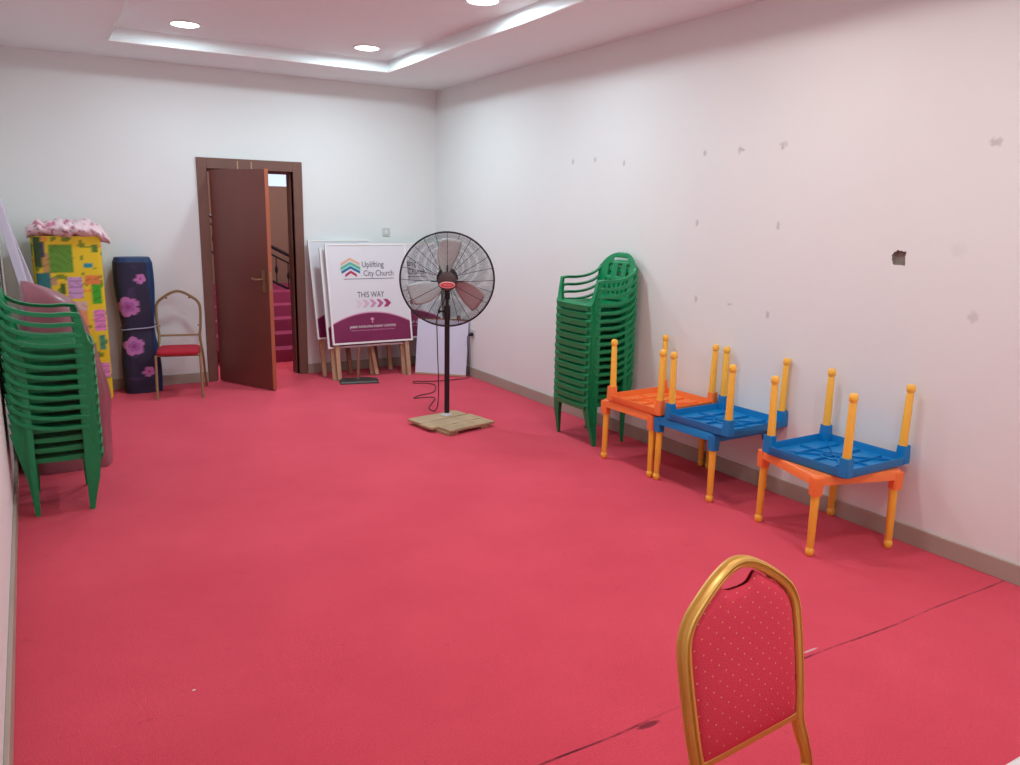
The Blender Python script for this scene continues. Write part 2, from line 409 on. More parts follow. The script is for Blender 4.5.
w = MB(); w.tube([(-0.8, 0, 0.42+rz(-0.8)), (0.8, 0, 0.42+rz(0.8))], 0.012, 6); w.tube([(-0.8, 0, 0.08+rz(-0.8)), (0.8, 0, 0.08+rz(0.8))], 0.016, 6); w.build('rail_bar', M_black, rl)
for k in range(11):
    x = -0.75+0.15*k; w = MB(); z0, z1 = 0.09+rz(x), 0.42+rz(x)
    if x > 0.7 : continue
    w.lathe([(0.007, z0), (0.007, (z0+z1)/2-0.05), (0.02, (z0+z1)/2-0.02), (0.02, (z0+z1)/2+0.02), (0.007, (z0+z1)/2+0.05), (0.007, z1)], (x, 0, 0), 8)
    w.build('baluster', M_black, rl)
for x in (-0.7, 0.7):
    w = MB(); w.span((x-0.02, -0.02, (0 if x > 0 else -0.0)+(-0.675 if x > 0 else -0.0)), (x+0.02, 0.02, 0.50+rz(x))); w.build('newel_post', M_black, rl)

# ---------------------------------------------------------------- downlights
M_lens = mat('lit_lens', (255, 255, 255), 0.5, emit=(0.86, 0.95, 1.0, 9))
LBL = ['round recessed ceiling light nearest the left back corner, above the door', 'round recessed ceiling light beside the back right corner of the tray',
       'round recessed ceiling light left of the fan, out of frame', 'round recessed ceiling light cut by the top edge of the photo',
       'round recessed ceiling light in the third row from the door, left wall side', 'round recessed ceiling light in the third row, above the blue play tables',
       'round recessed ceiling light in the row nearest the camera, left wall side', 'round recessed ceiling light in the row nearest the camera, above the front chair']
for i, (x, y, e, lc) in enumerate(LIGHTS):
    t = thing('ceiling_light', LBL[i], 'ceiling light', (x, y, HT), 0, 'recessed ceiling lights')
    MB().lathe([(0.118, 0), (0.118, -0.006), (0.102, -0.012), (0.098, -0.004), (0.098, 0)], n=32).build('trim_ring', M_trimw, t)
    MB().lathe([(0.0975, -0.001), (0.0975, -0.010), (0.08, -0.016), (0.001, -0.018)], n=32).build('lens', M_lens, t)

# ---------------------------------------------------------------- socket, switch
def plate(name, label, cat, loc, rz):
    t = thing(name, label, cat, loc, rz)
    MB().span((-0.043, -0.009, -0.043), (0.043, 0, 0.043)).build('face_plate', M_plate, t, bevel=0.003); return t
t = plate('light_switch', 'white switch plate on the back wall above the signs', 'switch', (-0.589, 0, 1.47), 0)
MB().span((-0.012, -0.013, -0.02), (0.012, -0.009, 0.02)).build('rocker', M_whitepl, t, bevel=0.002)
t = plate('wall_socket', 'white wall socket low on the right wall by the corner', 'socket', (0, -0.90, 0.455), -PI/2)
MB().span((0.012, -0.012, -0.01), (0.03, -0.009, 0.02)).build('rocker', M_whitepl, t, bevel=0.001)
pg = MB().lathe([(0.016, -0.01), (0.02, -0.02), (0.018, -0.045), (0.007, -0.055)], axis='y', n=12).build('plug', M_rubber, smooth=True)
pg.location = (0, -0.915, 0.452); pg.rotation_euler = (0, 0, -PI/2)
tag(pg, 'black plug pushed into the white wall socket', 'plug')

# ---------------------------------------------------------------- green stacking chairs
def lsec(p, a, b, t, sx, sy):
    # L section: outer corner p, arm a along -sx x, arm b along -sy y
    x, y, z = p
    q = [(0, 0), (-a*sx, 0), (-a*sx, -t*sy), (-t*sx, -t*sy), (-t*sx, -b*sy), (0, -b*sy)]
    return [(x+dx, y+dy, z) for dx, dy in q]
def make_green():
    t = thing('stacking_chair', 'green plastic stacking armchair', 'chair')
    hw = 0.205
    def sf(u, v):
        x = (u*2-1)*hw*(1.0-0.06*v); y = -0.220+v*0.388
        z = 0.372-0.012*math.sin(PI*v)*(1-(u*2-1)**2)-0.012*v
        if v < 0.08: z -= 0.022*((0.08-v)/0.08)**2; y += 0.004
        return (x, y, z)
    def ss(u, v):
        return 0.25 < v < 0.85 and any(abs(u-c) < 0.016 for c in (0.2, 0.32, 0.44, 0.56, 0.68, 0.8))
    w = MB(); w.grid(50, 24, sf, ss)
    w.loft([[(x*a, y*a, z) for a, z in ((1, 0.362), (0.965, 0.326), (0.945, 0.326), (0.975, 0.362))] for x, y in ((-0.2, -0.18), (-0.193, -0.216), (-0.1, -0.222), (0, -0.224), (0.1, -0.222), (0.193, -0.216), (0.2, -0.18))])
    for sx in (-1, 1):
        w.loft([[(sx*x*a, y, z) for a, z in ((1, 0.366), (0.985, 0.342), (0.965, 0.342), (0.975, 0.366))] for x, y in ((0.2, -0.19), (0.205, 0), (0.196, 0.168))])
    w.loft([[(x, y+dy, z) for dy, z in ((0, 0.362), (0, 0.335), (-0.005, 0.335), (-0.005, 0.362))] for x, y in ((-0.196, 0.165), (0.196, 0.165))])
    w.build('seat', M_green, t, solid=0.005)
    def bw(v): return 0.205+0.013*min(1, v/0.5) if v < 0.58 else 0.218*math.sqrt(max(0, 1-((v-0.58)/0.43)**2))
    def bf(u, v):
        x = (u*2-1)*bw(v); z = 0.375+v*0.355
        return (x, 0.172+0.065*v-0.022*(x/0.2)**2, z)
    def bs(u, v):
        x = (u*2-1)*bw(v)
        if 0.50 < v < 0.76 and any(abs(x-c) < 0.020 for c in (-0.105, 0, 0.105)): return True
        if 0.80 < v < 0.89 and abs(x) < 0.085: return True
        if 0.12 < v < 0.42 and any(abs(x-c) < 0.012 for c in (-0.13, -0.078, -0.026, 0.026, 0.078, 0.13)): return True
        return False
    MB().grid(56, 36, bf, bs).build('backrest', M_green, t, solid=0.007)
    for s in (-1, 1):
        # front leg up to the arm
        w = MB(); secs = []
        for x, y, z, a, b in ((0.240, -0.150, 0.0, 0.022, 0.026), (0.236, -0.166, 0.10, 0.036, 0.044), (0.231, -0.190, 0.22, 0.054, 0.066), (0.222, -0.200, 0.335, 0.070, 0.080), (0.222, -0.206, 0.365, 0.068, 0.080), (0.228, -0.190, 0.390, 0.046, 0.056), (0.236, -0.178, 0.45, 0.030, 0.040), (0.240, -0.164, 0.525, 0.028, 0.036), (0.239, -0.150, 0.545, 0.025, 0.034)):
            secs.append(lsec((x*s, y, z), a, b, 0.006, s, -1))
        w.loft(secs); w.build('leg', M_green, t)
        w = MB(); secs = []
        for x, y, z, a, b in ((0.232, 0.140, 0.0, 0.020, 0.022), (0.224, 0.148, 0.10, 0.030, 0.034), (0.214, 0.160, 0.22, 0.038, 0.046), (0.206, 0.180, 0.33, 0.042, 0.060), (0.212, 0.204, 0.44, 0.03, 0.06), (0.214, 0.222, 0.52, 0.02, 0.04)):
            secs.append(lsec((x*s, y, z), a, b, 0.006, s, 1))
        w.loft(secs); w.build('leg', M_green, t)
        w = MB(); path = crom([(0.226, -0.160, 0.540), (0.228, -0.10, 0.548), (0.228, -0.02, 0.546), (0.223, 0.07, 0.556), (0.218, 0.14, 0.578), (0.213, 0.18, 0.605), (0.207, 0.196, 0.635)], 5)
        secs = []
        for i, p in enumerate(path):
            q = i/(len(path)-1); wd = 0.022*(1-0.45*q)
            ti = (path[min(i+1, len(path)-1)]-path[max(i-1, 0)]).normalized(); nz = Vector((1, 0, 0)).cross(ti) ; nz = nz if nz.z > 0 else -nz
            X = Vector((s, 0, 0)); P = Vector((p.x*s, p.y, p.z))
            pr = [(-wd, 0), (wd, 0), (wd, -0.022), (wd-0.006, -0.022), (wd-0.006, -0.007), (-wd, -0.007)]
            secs.append([P+X*a+nz*b for a, b in pr])
        w.loft(secs); w.build('arm', M_green, t, bevel=0.002)
    for ch in kids(t):
        for v in ch.data.vertices: v.co.z = v.co.z*(0.27/0.32) if v.co.z < 0.32 else v.co.z-0.05
    return t
g0 = make_green()
ORD = ['lowest', 'second from the floor', 'third from the floor', 'fourth from the floor', 'fifth from the floor', 'sixth from the floor', 'seventh from the floor', 'eighth from the floor',
       'ninth from the floor', 'tenth from the floor', 'eleventh from the floor', 'twelfth from the floor', 'thirteenth from the floor', 'topmost']
def stack(x, y, rz_, n, place, group, first, dx=0.0, dy=0.0):
    for k in range(n):
        o = g0 if (k == 0 and first) else copy_tree(g0)
        o.location = (x+random.uniform(-.0015, .0015)+dx*k, y+random.uniform(-.002, .002)+dy*k, 0.0565*k); o.rotation_euler = (0, 0, rz_+random.uniform(-.005, .005))
        o['label'] = 'green plastic armchair, %s %s' % (ORD[k] if k < n-1 else 'topmost', place); o['group'] = group
stack(-0.28, -3.36, -PI/2, 14, 'in the stack by the right wall', 'green chairs stacked at the right wall', True)
stack(-3.858, -3.065, math.radians(89.5), 12, 'in the stack at the left wall', 'green chairs stacked at the left wall', False)

# ---------------------------------------------------------------- children's tables
TH = 0.431
def make_ktable(m, nm):
    t = thing('childrens_table', 'table', 'table'); c, hf = 0.237, 0.259
    w = MB()
    def rr(h, r, z, n=5):
        o = []
        for sx, sy, a0 in ((1, 1, 0), (-1, 1, 90), (-1, -1, 180), (1, -1, 270)):
            for k in range(n+1):
                a = math.radians(a0+90*k/n); o.append((sx*(h-r)+r*math.cos(a), sy*(h-r)+r*math.sin(a), z))
        return o
    w.loft([rr(hf-0.006, 0.03, TH), rr(hf, 0.034, TH-0.006), rr(hf+0.004, 0.036, TH-0.05), rr(hf-0.001, 0.033, TH-0.05), rr(hf-0.006, 0.03, TH-0.012)], cap=False)
    w.add(rr(hf-0.006, 0.03, TH), [tuple(range(24))]); w.add(rr(hf-0.006, 0.03, TH-0.012), [tuple(range(24))])
    for sx in (-1, 1):
        for sy in (-1, 1):
            x, y = sx*c, sy*c
            w.loft([[(x+a*k, y+b*k, z) for a, b in ((.7, 1), (-.7, 1), (-1, .7), (-1, -.7), (-.7, -1), (.7, -1), (1, -.7), (1, .7))] for k, z in ((0.029, TH-0.01), (0.029, TH-0.05), (0.0265, TH-0.105), (0.0215, TH-0.105), (0.0215, TH-0.09))])
    for a in (0, 45, 90, 135):
        L_ = 0.44 if a % 90 == 0 else 0.56
        w.box((0, 0, TH-0.018), (L_, 0.004, 0.014), Matrix.Rotation(math.radians(a), 3, 'Z'))
    w.tube([(0.07*math.cos(k*PI/8), 0.07*math.sin(k*PI/8), TH-0.017) for k in range(16)], 0.005, 4, closed=True)
    w.box((0, 0.13, TH-0.018), (0.44, 0.004, 0.012)); w.box((0, -0.13, TH-0.018), (0.44, 0.004, 0.012))
    w.build('tabletop', m, t, bevel=0.0015, angle=30)
    for sx in (-1, 1):
        for sy in (-1, 1):
            o = MB().lathe([(0.0225, TH-0.088), (0.0225, TH-0.11), (0.0215, TH-0.13), (0.0185, 0.052), (0.0165, 0.047), (0.0165, 0.043), (0.0215, 0.037), (0.0230, 0.024), (0.0205, 0.009), (0.014, 0.001), (0.001, 0.0)][::-1], n=16).build('leg', M_yellow, t)
            o.location = (sx*c, sy*c, 0); o.rotation_euler = (0, 0, 0)
            o.rotation_euler = (sy*0.012, -sx*0.012, 0)
    return t
tA = make_ktable(M_orange, 'orange'); tB = make_ktable(M_blue, 'blue')
def place(o, x, y, rz_, inv, label):
    o.location = (x, y, 0 if not inv else 2*TH+0.001); o.rotation_euler = (PI if inv else 0, 0, rz_); o['label'] = label; o['group'] = "children's play tables along the right wall"
place(tA, -0.285, -4.09, math.radians(2), False, 'upright orange children table beside the green chair stack, under another orange one')
place(copy_tree(tA), -0.292, -4.16, math.radians(2), True, 'upside-down orange table with yellow legs up, next to the green stack')
place(tB, -0.27, -4.63, math.radians(1), False, 'upright blue children table in the middle, under an upside-down blue one')
place(copy_tree(tB), -0.272, -4.73, math.radians(2), True, 'upside-down blue table with yellow legs up, on the middle blue table')
place(copy_tree(tA), -0.32, -5.53, math.radians(-16), False, 'upright orange children table farthest from the green stack, under a blue one')
place(copy_tree(tB), -0.30, -5.55, math.radians(1), True, 'upside-down blue table resting on the orange table nearest the camera')

# ---------------------------------------------------------------- banquet chairs
ARCH = [(0.176, 0.50), (0.184, 0.58), (0.190, 0.68), (0.191, 0.755), (0.185, 0.793), (0.165, 0.828), (0.125, 0.861), (0.075, 0.893), (0.032, 0.912), (0, 0.917)]
def lean(z): return 0.2+(0.186*(z-0.5) if z > 0.50 else 0.28*(z-0.5) if z > 0.36 else -0.0392+(0.36-z)*0.26)
def make_banquet(name, label, loc, rz_, mg, panel, cloth):
    t = thing(name, label, 'chair', loc, rz_)
    half = [(0.212, 0.0), (0.202, 0.15), (0.197, 0.30), (0.187, 0.40)] + ARCH
    pts = [(-x, z) for x, z in half] + [(x, z) for x, z in half[::-1][1:]]
    path = crom([(x, lean(z), z) for x, z in pts], 6)
    # ribbed flat section swept round the frame, n = in-plane normal, b = depth
    w = MB(); secs = []
    prof = [(a*0.92, b*0.80) for a, b in [(-0.011, -0.016), (-0.002, -0.019), (0.001, -0.010), (0.003, -0.010), (0.006, -0.019), (0.011, -0.016), (0.0135, -0.008), (0.0075, -0.002), (0.0075, 0.002), (0.0135, 0.008), (0.011, 0.016), (0.004, 0.019), (-0.004, 0.019), (-0.011, 0.016), (-0.0135, 0.008), (-0.0075, 0.002), (-0.0075, -0.002), (-0.0135, -0.008)]]
    for i, p in enumerate(path):
        ti = (path[min(i+1, len(path)-1)]-path[max(i-1, 0)]).normalized()
        B = Vector((0, 1, 0)); B = (B-ti*B.dot(ti)).normalized(); Nn = ti.cross(B)
        k = 1.0 if p.z > 0.45 else 0.85
        secs.append([p+Nn*a*k+B*b*k for a, b in prof])
    w.loft(secs); w.build('back_frame', mg, t, angle=38)
    w = MB(); w.tube([(-0.172, lean(0.512), 0.512), (0.172, lean(0.512), 0.512)], 1, prof=[(0.009, 0.008), (-0.009, 0.008), (-0.009, -0.008), (0.009, -0.008)]); w.build('crossbar', mg, t, bevel=0.003)
    for s in (-1, 1):
        w = MB(); w.tube(crom([(s*0.190, -0.262, 0.0), (s*0.186, -0.235, 0.25), (s*0.184, -0.215, 0.392)], 4), 0.0115, 8); w.build('leg', mg, t)
    w = MB(); w.tube([(-0.182, -0.205, 0.387), (0.182, -0.205, 0.387)], 0.009, 8)
    for s in (-1, 1): w.tube([(s*0.182, -0.215, 0.387), (s*0.176, 0.168, 0.387)], 0.009, 8)
    w.tube([(-0.184, 0.168, 0.387), (0.184, 0.166, 0.387)], 0.009, 8)
    w.build('seat_frame', mg, t)
    def rs(k, z, sy=0):
        o = []
        for i in range(40):
            a = 2*PI*i/40; c_, s_ = math.cos(a), math.sin(a); e = 0.28
            o.append(((0.178+k)*math.copysign(abs(c_)**e, c_), -0.060+(0.185+k)*math.copysign(abs(s_)**e, s_)+sy, z))
        return o
    MB().loft([rs(-0.01, 0.395), rs(0.0, 0.40), rs(0.004, 0.415), rs(-0.002, 0.428), rs(-0.02, 0.436), rs(-0.09, 0.442), rs(-0.15, 0.443)]).build('seat', cloth, t)
    # small fixing clips on the frame
    w = MB()
    for x, z in ((-0.172, 0.60), (0.172, 0.60), (-0.10, 0.855), (0.10, 0.855)):
        w.box((x, lean(z), z), (0.02, 0.008, 0.012))
    w.build('panel_clip', M_groove, t)
    if panel:
        A = sorted([(z, x-0.013) for x, z in ARCH[:-1]])
        def inner(z):
            for (z0, x0), (z1, x1) in zip(A, A[1:]):
                if z0 <= z <= z1: return x0+(x1-x0)*(z-z0)/(z1-z0)
            return A[0][1]
        def topz(x):
            ax = abs(x); zz = 0.9
            P = [(0.0, 0.902), (0.032, 0.897), (0.07, 0.878), (0.118, 0.847), (0.152, 0.818), (0.171, 0.787), (0.178, 0.752), (0.18, 0.72)]
            for (x0, z0), (x1, z1) in zip(P, P[1:]):
                if x0 <= ax <= x1: zz = z0+(z1-z0)*(ax-x0)/(x1-x0); break
                zz = z1
            xc = x+0.012
            if abs(xc) < 0.062: zz = min(zz, 0.864+0.028*(xc/0.062)**4)
            return zz
        def pf(side):
            def f(u, v):
                x = (u*2-1)
                zt0 = 0.515
                xb = x*0.176
                z = zt0+v*(topz(xb)-zt0)
                xx = x*min(0.177, inner(min(z, 0.745)))
                bul = 0.016*(max(0, 1-abs(x)**4))**0.5*(max(0, 1-abs(2*v-1)**6))**0.5
                return (xx, lean(z)+side*(0.004+bul), z)
            return f
        w = MB(); w.grid(40, 32, pf(-1)); w.grid(40, 32, pf(1)); w.build('back_panel', cloth, t)
    return t
cy_ = 0.074
make_banquet('banquet_chair', 'gold-framed banquet chair with dotted red back panel at the white table', (-2.583+0.2*math.sin(cy_), -7.065-0.2*math.cos(cy_), 0), cy_, M_gold, True, M_dotted)
make_banquet('banquet_chair', 'gold-framed chair with missing back panel and red seat by the back wall', (-2.80, -0.425, 0), -0.2, M_golddull, False, M_redseat)

# ---------------------------------------------------------------- white table at the camera's side
t = thing('folding_table', 'white table whose corner edge shows beneath the front chair, bottom right', 'table', (-2.25, -7.93, 0))
MB().span((-0.95, -0.38, 0.715), (0.95, 0.375, 0.75)).build('tabletop', M_whitepl, t, bevel=0.008)
for sx in (-1, 1):
    for sy in (-1, 1):
        MB().tube([(sx*0.75, sy*0.28, 0), (sx*0.75, sy*0.28, 0.715)], 0.014, 8).build('leg', M_blade, t)
    MB().tube([(sx*0.75, -0.28, 0.2), (sx*0.75, 0.28, 0.2)], 0.01, 8).build('leg_brace', M_blade, t)

# ---------------------------------------------------------------- pedestal fan
bs_ = thing('pallet_base', 'rough wooden pallet slab on the carpet carrying the fan', 'pallet', (-1.10, -2.575, 0), math.radians(13))
for i, (y, L0, L1, wd) in enumerate(((-0.18, -0.21, 0.25, 0.15), (-0.02, -0.27, 0.26, 0.16), (0.155, -0.25, 0.24, 0.17))):
    w = MB(); secs = []
    for k in range(9):
        x = L0+(L1-L0)*k/8; j = 0.008*noise.noise(Vector((x*9, i*3.1, 0))); a = wd/2+j
        secs.append([(x+0.012*noise.noise(Vector((q*3, i, k))) if k in (0, 8) else x, y+q*a, z) for q, z in ((-1, 0.026), (1, 0.026), (1, 0.046+j*0.3), (-1, 0.046+j*0.3))])
    w.loft(secs); w.build('plank', M_plank, bs_, bevel=0.003, smooth=False)
for x in (-0.17, 0.17): MB().box((x, -0.01, 0.013), (0.10, 0.46, 0.025)).build('bearer', M_plank, bs_, smooth=False, bevel=0.003)
fan = thing('pedestal_fan', 'black pedestal fan with round wire cage standing on a wooden pallet slab', 'fan', (-1.055, -2.42, 0.0465), -0.46)
zf = -0.0465
MB().lathe([(0.001, 0), (0.045, 0), (0.045, 0.005), (0.03, 0.008), (0.025, 0.02), (0.001, 0.02)], n=20).build('floor_flange', M_blade, fan)
MB().lathe([(0.001, 0.01), (0.021, 0.01), (0.021, 0.82), (0.001, 0.82)], n=16).build('pole', M_black, fan)
w = MB(); w.lathe([(0.001, 0.80), (0.026, 0.80), (0.026, 0.90), (0.02, 0.91), (0.001, 0.91)], n=16)
w.tube([(-0.02, 0, 0.86), (-0.06, 0, 0.86)], 0.008, 8); w.tube([(-0.058, 0, 0.86), (-0.075, 0, 0.86)], 0.018, 10); w.build('height_clamp', M_black, fan)
w = MB(); w.lathe([(0.001, 0.90), (0.014, 0.90), (0.014, 0.97), (0.001, 0.97)], n=12); w.span((-0.022, -0.02, 0.955), (0.022, 0.05, 1.01)); w.tube([(0, 0.03, 1.0), (0, 0.05, 1.08)], 0.022, 10); w.build('neck', M_black, fan, bevel=0.003)
hz_ = 1.165+zf; tilt = math.radians(6)
head = MB(); head.lathe([(0.001, 0.16), (0.06, 0.155), (0.085, 0.12), (0.088, 0.03), (0.07, 0.0), (0.03, -0.01), (0.001, -0.01)], axis='y', n=24)
hd = head.build('motor_housing', M_black, fan); hd.location = (0, 0.0, hz_); hd.rotation_euler = (tilt*0.3, 0, 0)
# blades
for k in range(3):
    w = MB()
    def bl(u, v, k=k):
        r = 0.05+u*0.275; a = (v-0.5)*(0.75+0.25*math.sin(PI*u))*(1.05-0.40*u)+0.25*u
        return (r*math.sin(a+k*2*PI/3-0.13), -0.055+(v-0.5)*0.055, r*math.cos(a+k*2*PI/3-0.13))
    w.grid(12, 10, bl); o = w.build('blade', M_blade, hd, solid=0.003)
MB().lathe([(0.001, -0.02), (0.045, -0.02), (0.05, -0.08), (0.03, -0.095), (0.001, -0.095)], axis='y', n=20).build('blade_hub', M_black, hd)
R = 0.372
def cage(front):
    w = MB(); s = -1 if front else 1; y0 = -0.045
    dep = 0.125 if front else 0.10
    def prof(q): return y0+s*dep*(1-(q)**2.4) if q < 1 else y0
    nr = 34
    for i in range(nr):
        q = (0.20 if front else 0.26)+(0.97-(0.20 if front else 0.26))*i/(nr-1); r = R*q
        w.tube([(r*math.cos(2*PI*k/48), prof(q), r*math.sin(2*PI*k/48)) for k in range(48)], 0.0010, 4, closed=True, up=Vector((0, 1, 0)))
    ns = 12
    for k in range(ns):
        a = 2*PI*k/ns+PI/2+(0 if front else PI/12)
        pts = []
        for j in range(9):
            q = 0.19+0.81*j/8; tw = 0.0
            pts.append((R*q*math.cos(a+tw), prof(min(q, .999))-s*0.002, R*q*math.sin(a+tw)))
        w.tube(pts, 0.0022, 5)
    return w
cage(True).build('front_grille', M_wire, hd, angle=60); cage(False).build('rear_grille', M_wire, hd, angle=60)
MB().tube([(R*math.cos(2*PI*k/72), -0.045, R*math.sin(2*PI*k/72)) for k in range(72)], 0.0075, 8, closed=True, up=Vector((0, 1, 0))).build('cage_rim', M_black, hd)
MB().lathe([(0.001, -0.180), (0.062, -0.176), (0.074, -0.168), (0.076, -0.155), (0.001, -0.155)], axis='y', n=32).build('grille_cap', mat('brown_cap', (72, 54, 50), 0.5), hd)
w = MB()
for a in (0, PI/2, PI): w.tube([(0.07*math.cos(a), -0.17, 0.07*math.sin(a)), (0.125*math.cos(a), -0.163, 0.125*math.sin(a))], 0.0055, 6)
w.build('cap_clip', M_black, hd)
M_badge = mat('red_badge', (206, 70, 74), 0.4); M_badgerim = mat('pink_badge_rim', (236, 170, 166), 0.4)
w = MB()
def ell(a, b, y, cz=-0.026): return [(a*math.cos(2*PI*k/32), y, cz+b*math.sin(2*PI*k/32)) for k in range(32)]
w.loft([ell(0.062, 0.026, -0.176), ell(0.062, 0.026, -0.184), ell(0.056, 0.021, -0.186)], cap=False)
w.add(ell(0.056, 0.021, -0.186), [tuple(range(32))])
bd = w.build('badge', M_badgerim, hd)
w = MB(); w.add(ell(0.054, 0.019, -0.1868), [tuple(range(32))]); w.build('badge_face', M_badge, bd)
text_mesh('badge_lettering', 'ORDEX', 0.022, M_badgerim, bd, (-0.034, -0.1878, -0.034), fit=0.068)
# power cord
pc = [(-1.00, -2.32, 1.06), (-1.00, -2.26, 0.98), (-1.06, -2.25, 0.85), (-1.06, -2.25, 0.6), (-1.045, -2.24, 0.3), (-1.03, -2.2, 0.1), (-1.02, -2.12, 0.012), (-1.02, -2.0, 0.006), (-0.92, -1.84, 0.006), (-0.80, -1.66, 0.006), (-0.86, -1.60, 0.006), (-0.98, -1.58, 0.006),
      (-0.88, -1.50, 0.006), (-0.70, -1.42, 0.006), (-0.56, -1.16, 0.006), (-0.60, -1.02, 0.006), (-0.70, -0.98, 0.006), (-0.66, -0.90, 0.006), (-0.45, -0.98, 0.006), (-0.22, -0.99, 0.006), (-0.075, -0.96, 0.008), (-0.055, -0.925, 0.10), (-0.06, -0.915, 0.25), (-0.075, -0.915, 0.40), (-0.055, -0.915, 0.452)]
tag(MB().tube(crom(pc, 6), 0.0042, 6).build('power_cord', mat('dark_cord', (46, 26, 34), 0.5)), 'dark power cord looping on the carpet from the fan to the wall socket', 'cord')

# ---------------------------------------------------------------- printed direction signs
SW, SHh = 0.87, 1.015
def sm(name, rgb): return mat(name, rgb, 0.4)
C_or, C_gr, C_bl, C_mg = sm('print_sand', (222, 178, 150)), sm('print_teal', (92, 176, 152)), sm('print_blue', (48, 108, 158)), sm('print_crimson', (178, 38, 84))
C_lgr = sm('print_mint', (150, 214, 196)); C_txt = sm('print_charcoal', (78, 70, 86)); C_pur = mat('print_purple', (122, 26, 78), 0.4, var=0.15, vscale=3); C_pink = sm('print_pink', (214, 150, 182))
C_ar = [sm('print_arrow_%s' % k, c) for k, c in (('faint', (222, 206, 220)), ('pale', (214, 184, 204)), ('light', (204, 150, 182)), ('mid', (186, 100, 146)), ('deep', (168, 48, 106)))]
M_lilac_patch = mat('print_lilac', (214, 200, 222), 0.4)
def make_sign():
    t = thing('direction_sign', 'sign', 'sign')
    MB().span((0, 0, 0), (SW, 0.018, SHh)).build('panel', M_signw, t, smooth=False)
    w = MB(); b_ = 0.018
    for a, c in (((0, 0), (SW, b_)), ((0, SHh-b_), (SW, SHh)), ((0, b_), (b_, SHh-b_)), ((SW-b_, b_), (SW, SHh-b_))): w.span((a[0], -0.005, a[1]), (c[0], 0.0, c[1]))
    w.build('edging', M_trimw, t, smooth=False)
    # logo: nested chevrons
    def chev(cx, z, hw, rise, th, m):
        w = MB(); q = [(cx-hw, z-rise), (cx, z), (cx+hw, z-rise), (cx+hw, z-rise-th), (cx, z-th), (cx-hw, z-rise-th)]
        w.add([(x, -0.0015, zz) for x, zz in q], [(0, 1, 4, 5), (1, 2, 3, 4)]); w.build('logo_chevron', m, t, smooth=False)
    lx = 0.25
    chev(lx, 0.875, 0.100, 0.055, 0.028, C_or); chev(lx, 0.832, 0.105, 0.055, 0.028, C_gr); chev(lx, 0.805, 0.103, 0.055, 0.016, C_lgr)
    chev(lx, 0.790, 0.098, 0.052, 0.028, C_bl); chev(lx, 0.745, 0.062, 0.040, 0.028, C_mg)
    text_mesh('lettering', 'Uplifting', 0.085, C_txt, t, (0.375, -0.0015, 0.775), fit=0.235)
    text_mesh('lettering', 'City Church', 0.085, C_txt, t, (0.385, -0.0015, 0.685), fit=0.325)
    w = MB(); w.span((0.17, -0.0015, 0.655), (0.71, -0.001, 0.661)); w.build('logo_underline', C_txt, t, smooth=False)
    text_mesh('lettering', 'THIS WAY', 0.085, C_txt, t, (0.30, -0.0015, 0.468), fit=0.29)
    for k in range(5):
        x = 0.27+0.076*k; w = MB(); z0, z1, zm = 0.365, 0.445, 0.405; a = 0.04; L_ = 0.078 if k < 4 else 0.085
        w.add([(x, -0.0012-0.0001*k, z0), (x+L_-a, -0.0012-0.0001*k, z0), (x+L_, -0.0012-0.0001*k, zm), (x+L_-a, -0.0012-0.0001*k, z1), (x, -0.0012-0.0001*k, z1), (x+a*0.8, -0.0012-0.0001*k, zm)], [(0, 1, 2, 5), (5, 2, 3, 4)])
        w.build('arrow_chevron', C_ar[k], t, smooth=False)
    w = MB(); n_ = 24; vs = [(b_, -0.001, b_)]; x0_, x1_ = b_, SW-b_
    top = []
    for k in range(n_+1):
        x = x0_+(x1_-x0_)*k/n_; q = 2*k/n_-1; top.append((x, 0.205+0.105*(1-abs(q)**2.0)))
    vs = [(x, -0.001, b_) for x, z in top]+[(x, -0.001, z) for x, z in top]
    w.add(vs, [(i, i+1, n_+2+i, n_+1+i) for i in range(n_)]); w.build('printed_hill', C_pur, t, smooth=False)
    w = MB(); w.add([(x, -0.0012, z+0.012-0.0) for x, z in top]+[(x, -0.0012, z) for x, z in top], [(i, i+1, n_+2+i, n_+1+i) for i in range(n_)]); w.build('hill_outline', C_pink, t, smooth=False)
    w = MB(); w.add([(0.43, -0.002, 0.215), (0.438, -0.002, 0.203), (0.446, -0.002, 0.215), (0.438, -0.002, 0.24)], [(0, 1, 2, 3)]); w.add([(0.452*0+0.438+0.02*math.cos(2*PI*k/12), -0.002, 0.246+0.014*math.sin(2*PI*k/12)) for k in range(12)], [tuple(range(12))])
    w.build('pin_mark', C_pink, t, smooth=False)
    text_mesh('lettering', 'JABIR PAVILION EVENT CENTRE', 0.032, M_trimw, t, (0.19, -0.002, 0.160), fit=0.50)
    text_mesh('lettering', 'Opposite the main gate, along the ring road, first floor', 0.02, C_pink, t, (0.20, -0.002, 0.130), fit=0.48)
    w = MB()
    # timber legs behind the panel
    for x, m in ((0.05, M_post), (SW-0.06, M_post)):
        o = MB().span((x-0.021, 0.019, -0.385), (x+0.021, 0.045, SHh-0.06)).build('leg', m, t, smooth=False, bevel=0.002)
    MB().span((0.05, 0.019, 0.50), (SW-0.06, 0.04, 0.54)).build('batten', M_post, t, smooth=False)
    return t
sg = make_sign()
def pose(o, bl, br, tl, label):
    bl, br, tl = Vector(bl), Vector(br), Vector(tl); x = (br-bl).normalized(); z = (tl-bl); z = (z-x*z.dot(x)).normalized(); y = z.cross(x)
    m = Matrix((x, y, z)).transposed().to_4x4(); m.translation = bl; o.matrix_world = m; o.rotation_mode = 'XYZ'
    o.location = bl; o.rotation_euler = m.to_euler(); o['label'] = label; o['group'] = 'direction signs leaning at the back wall'
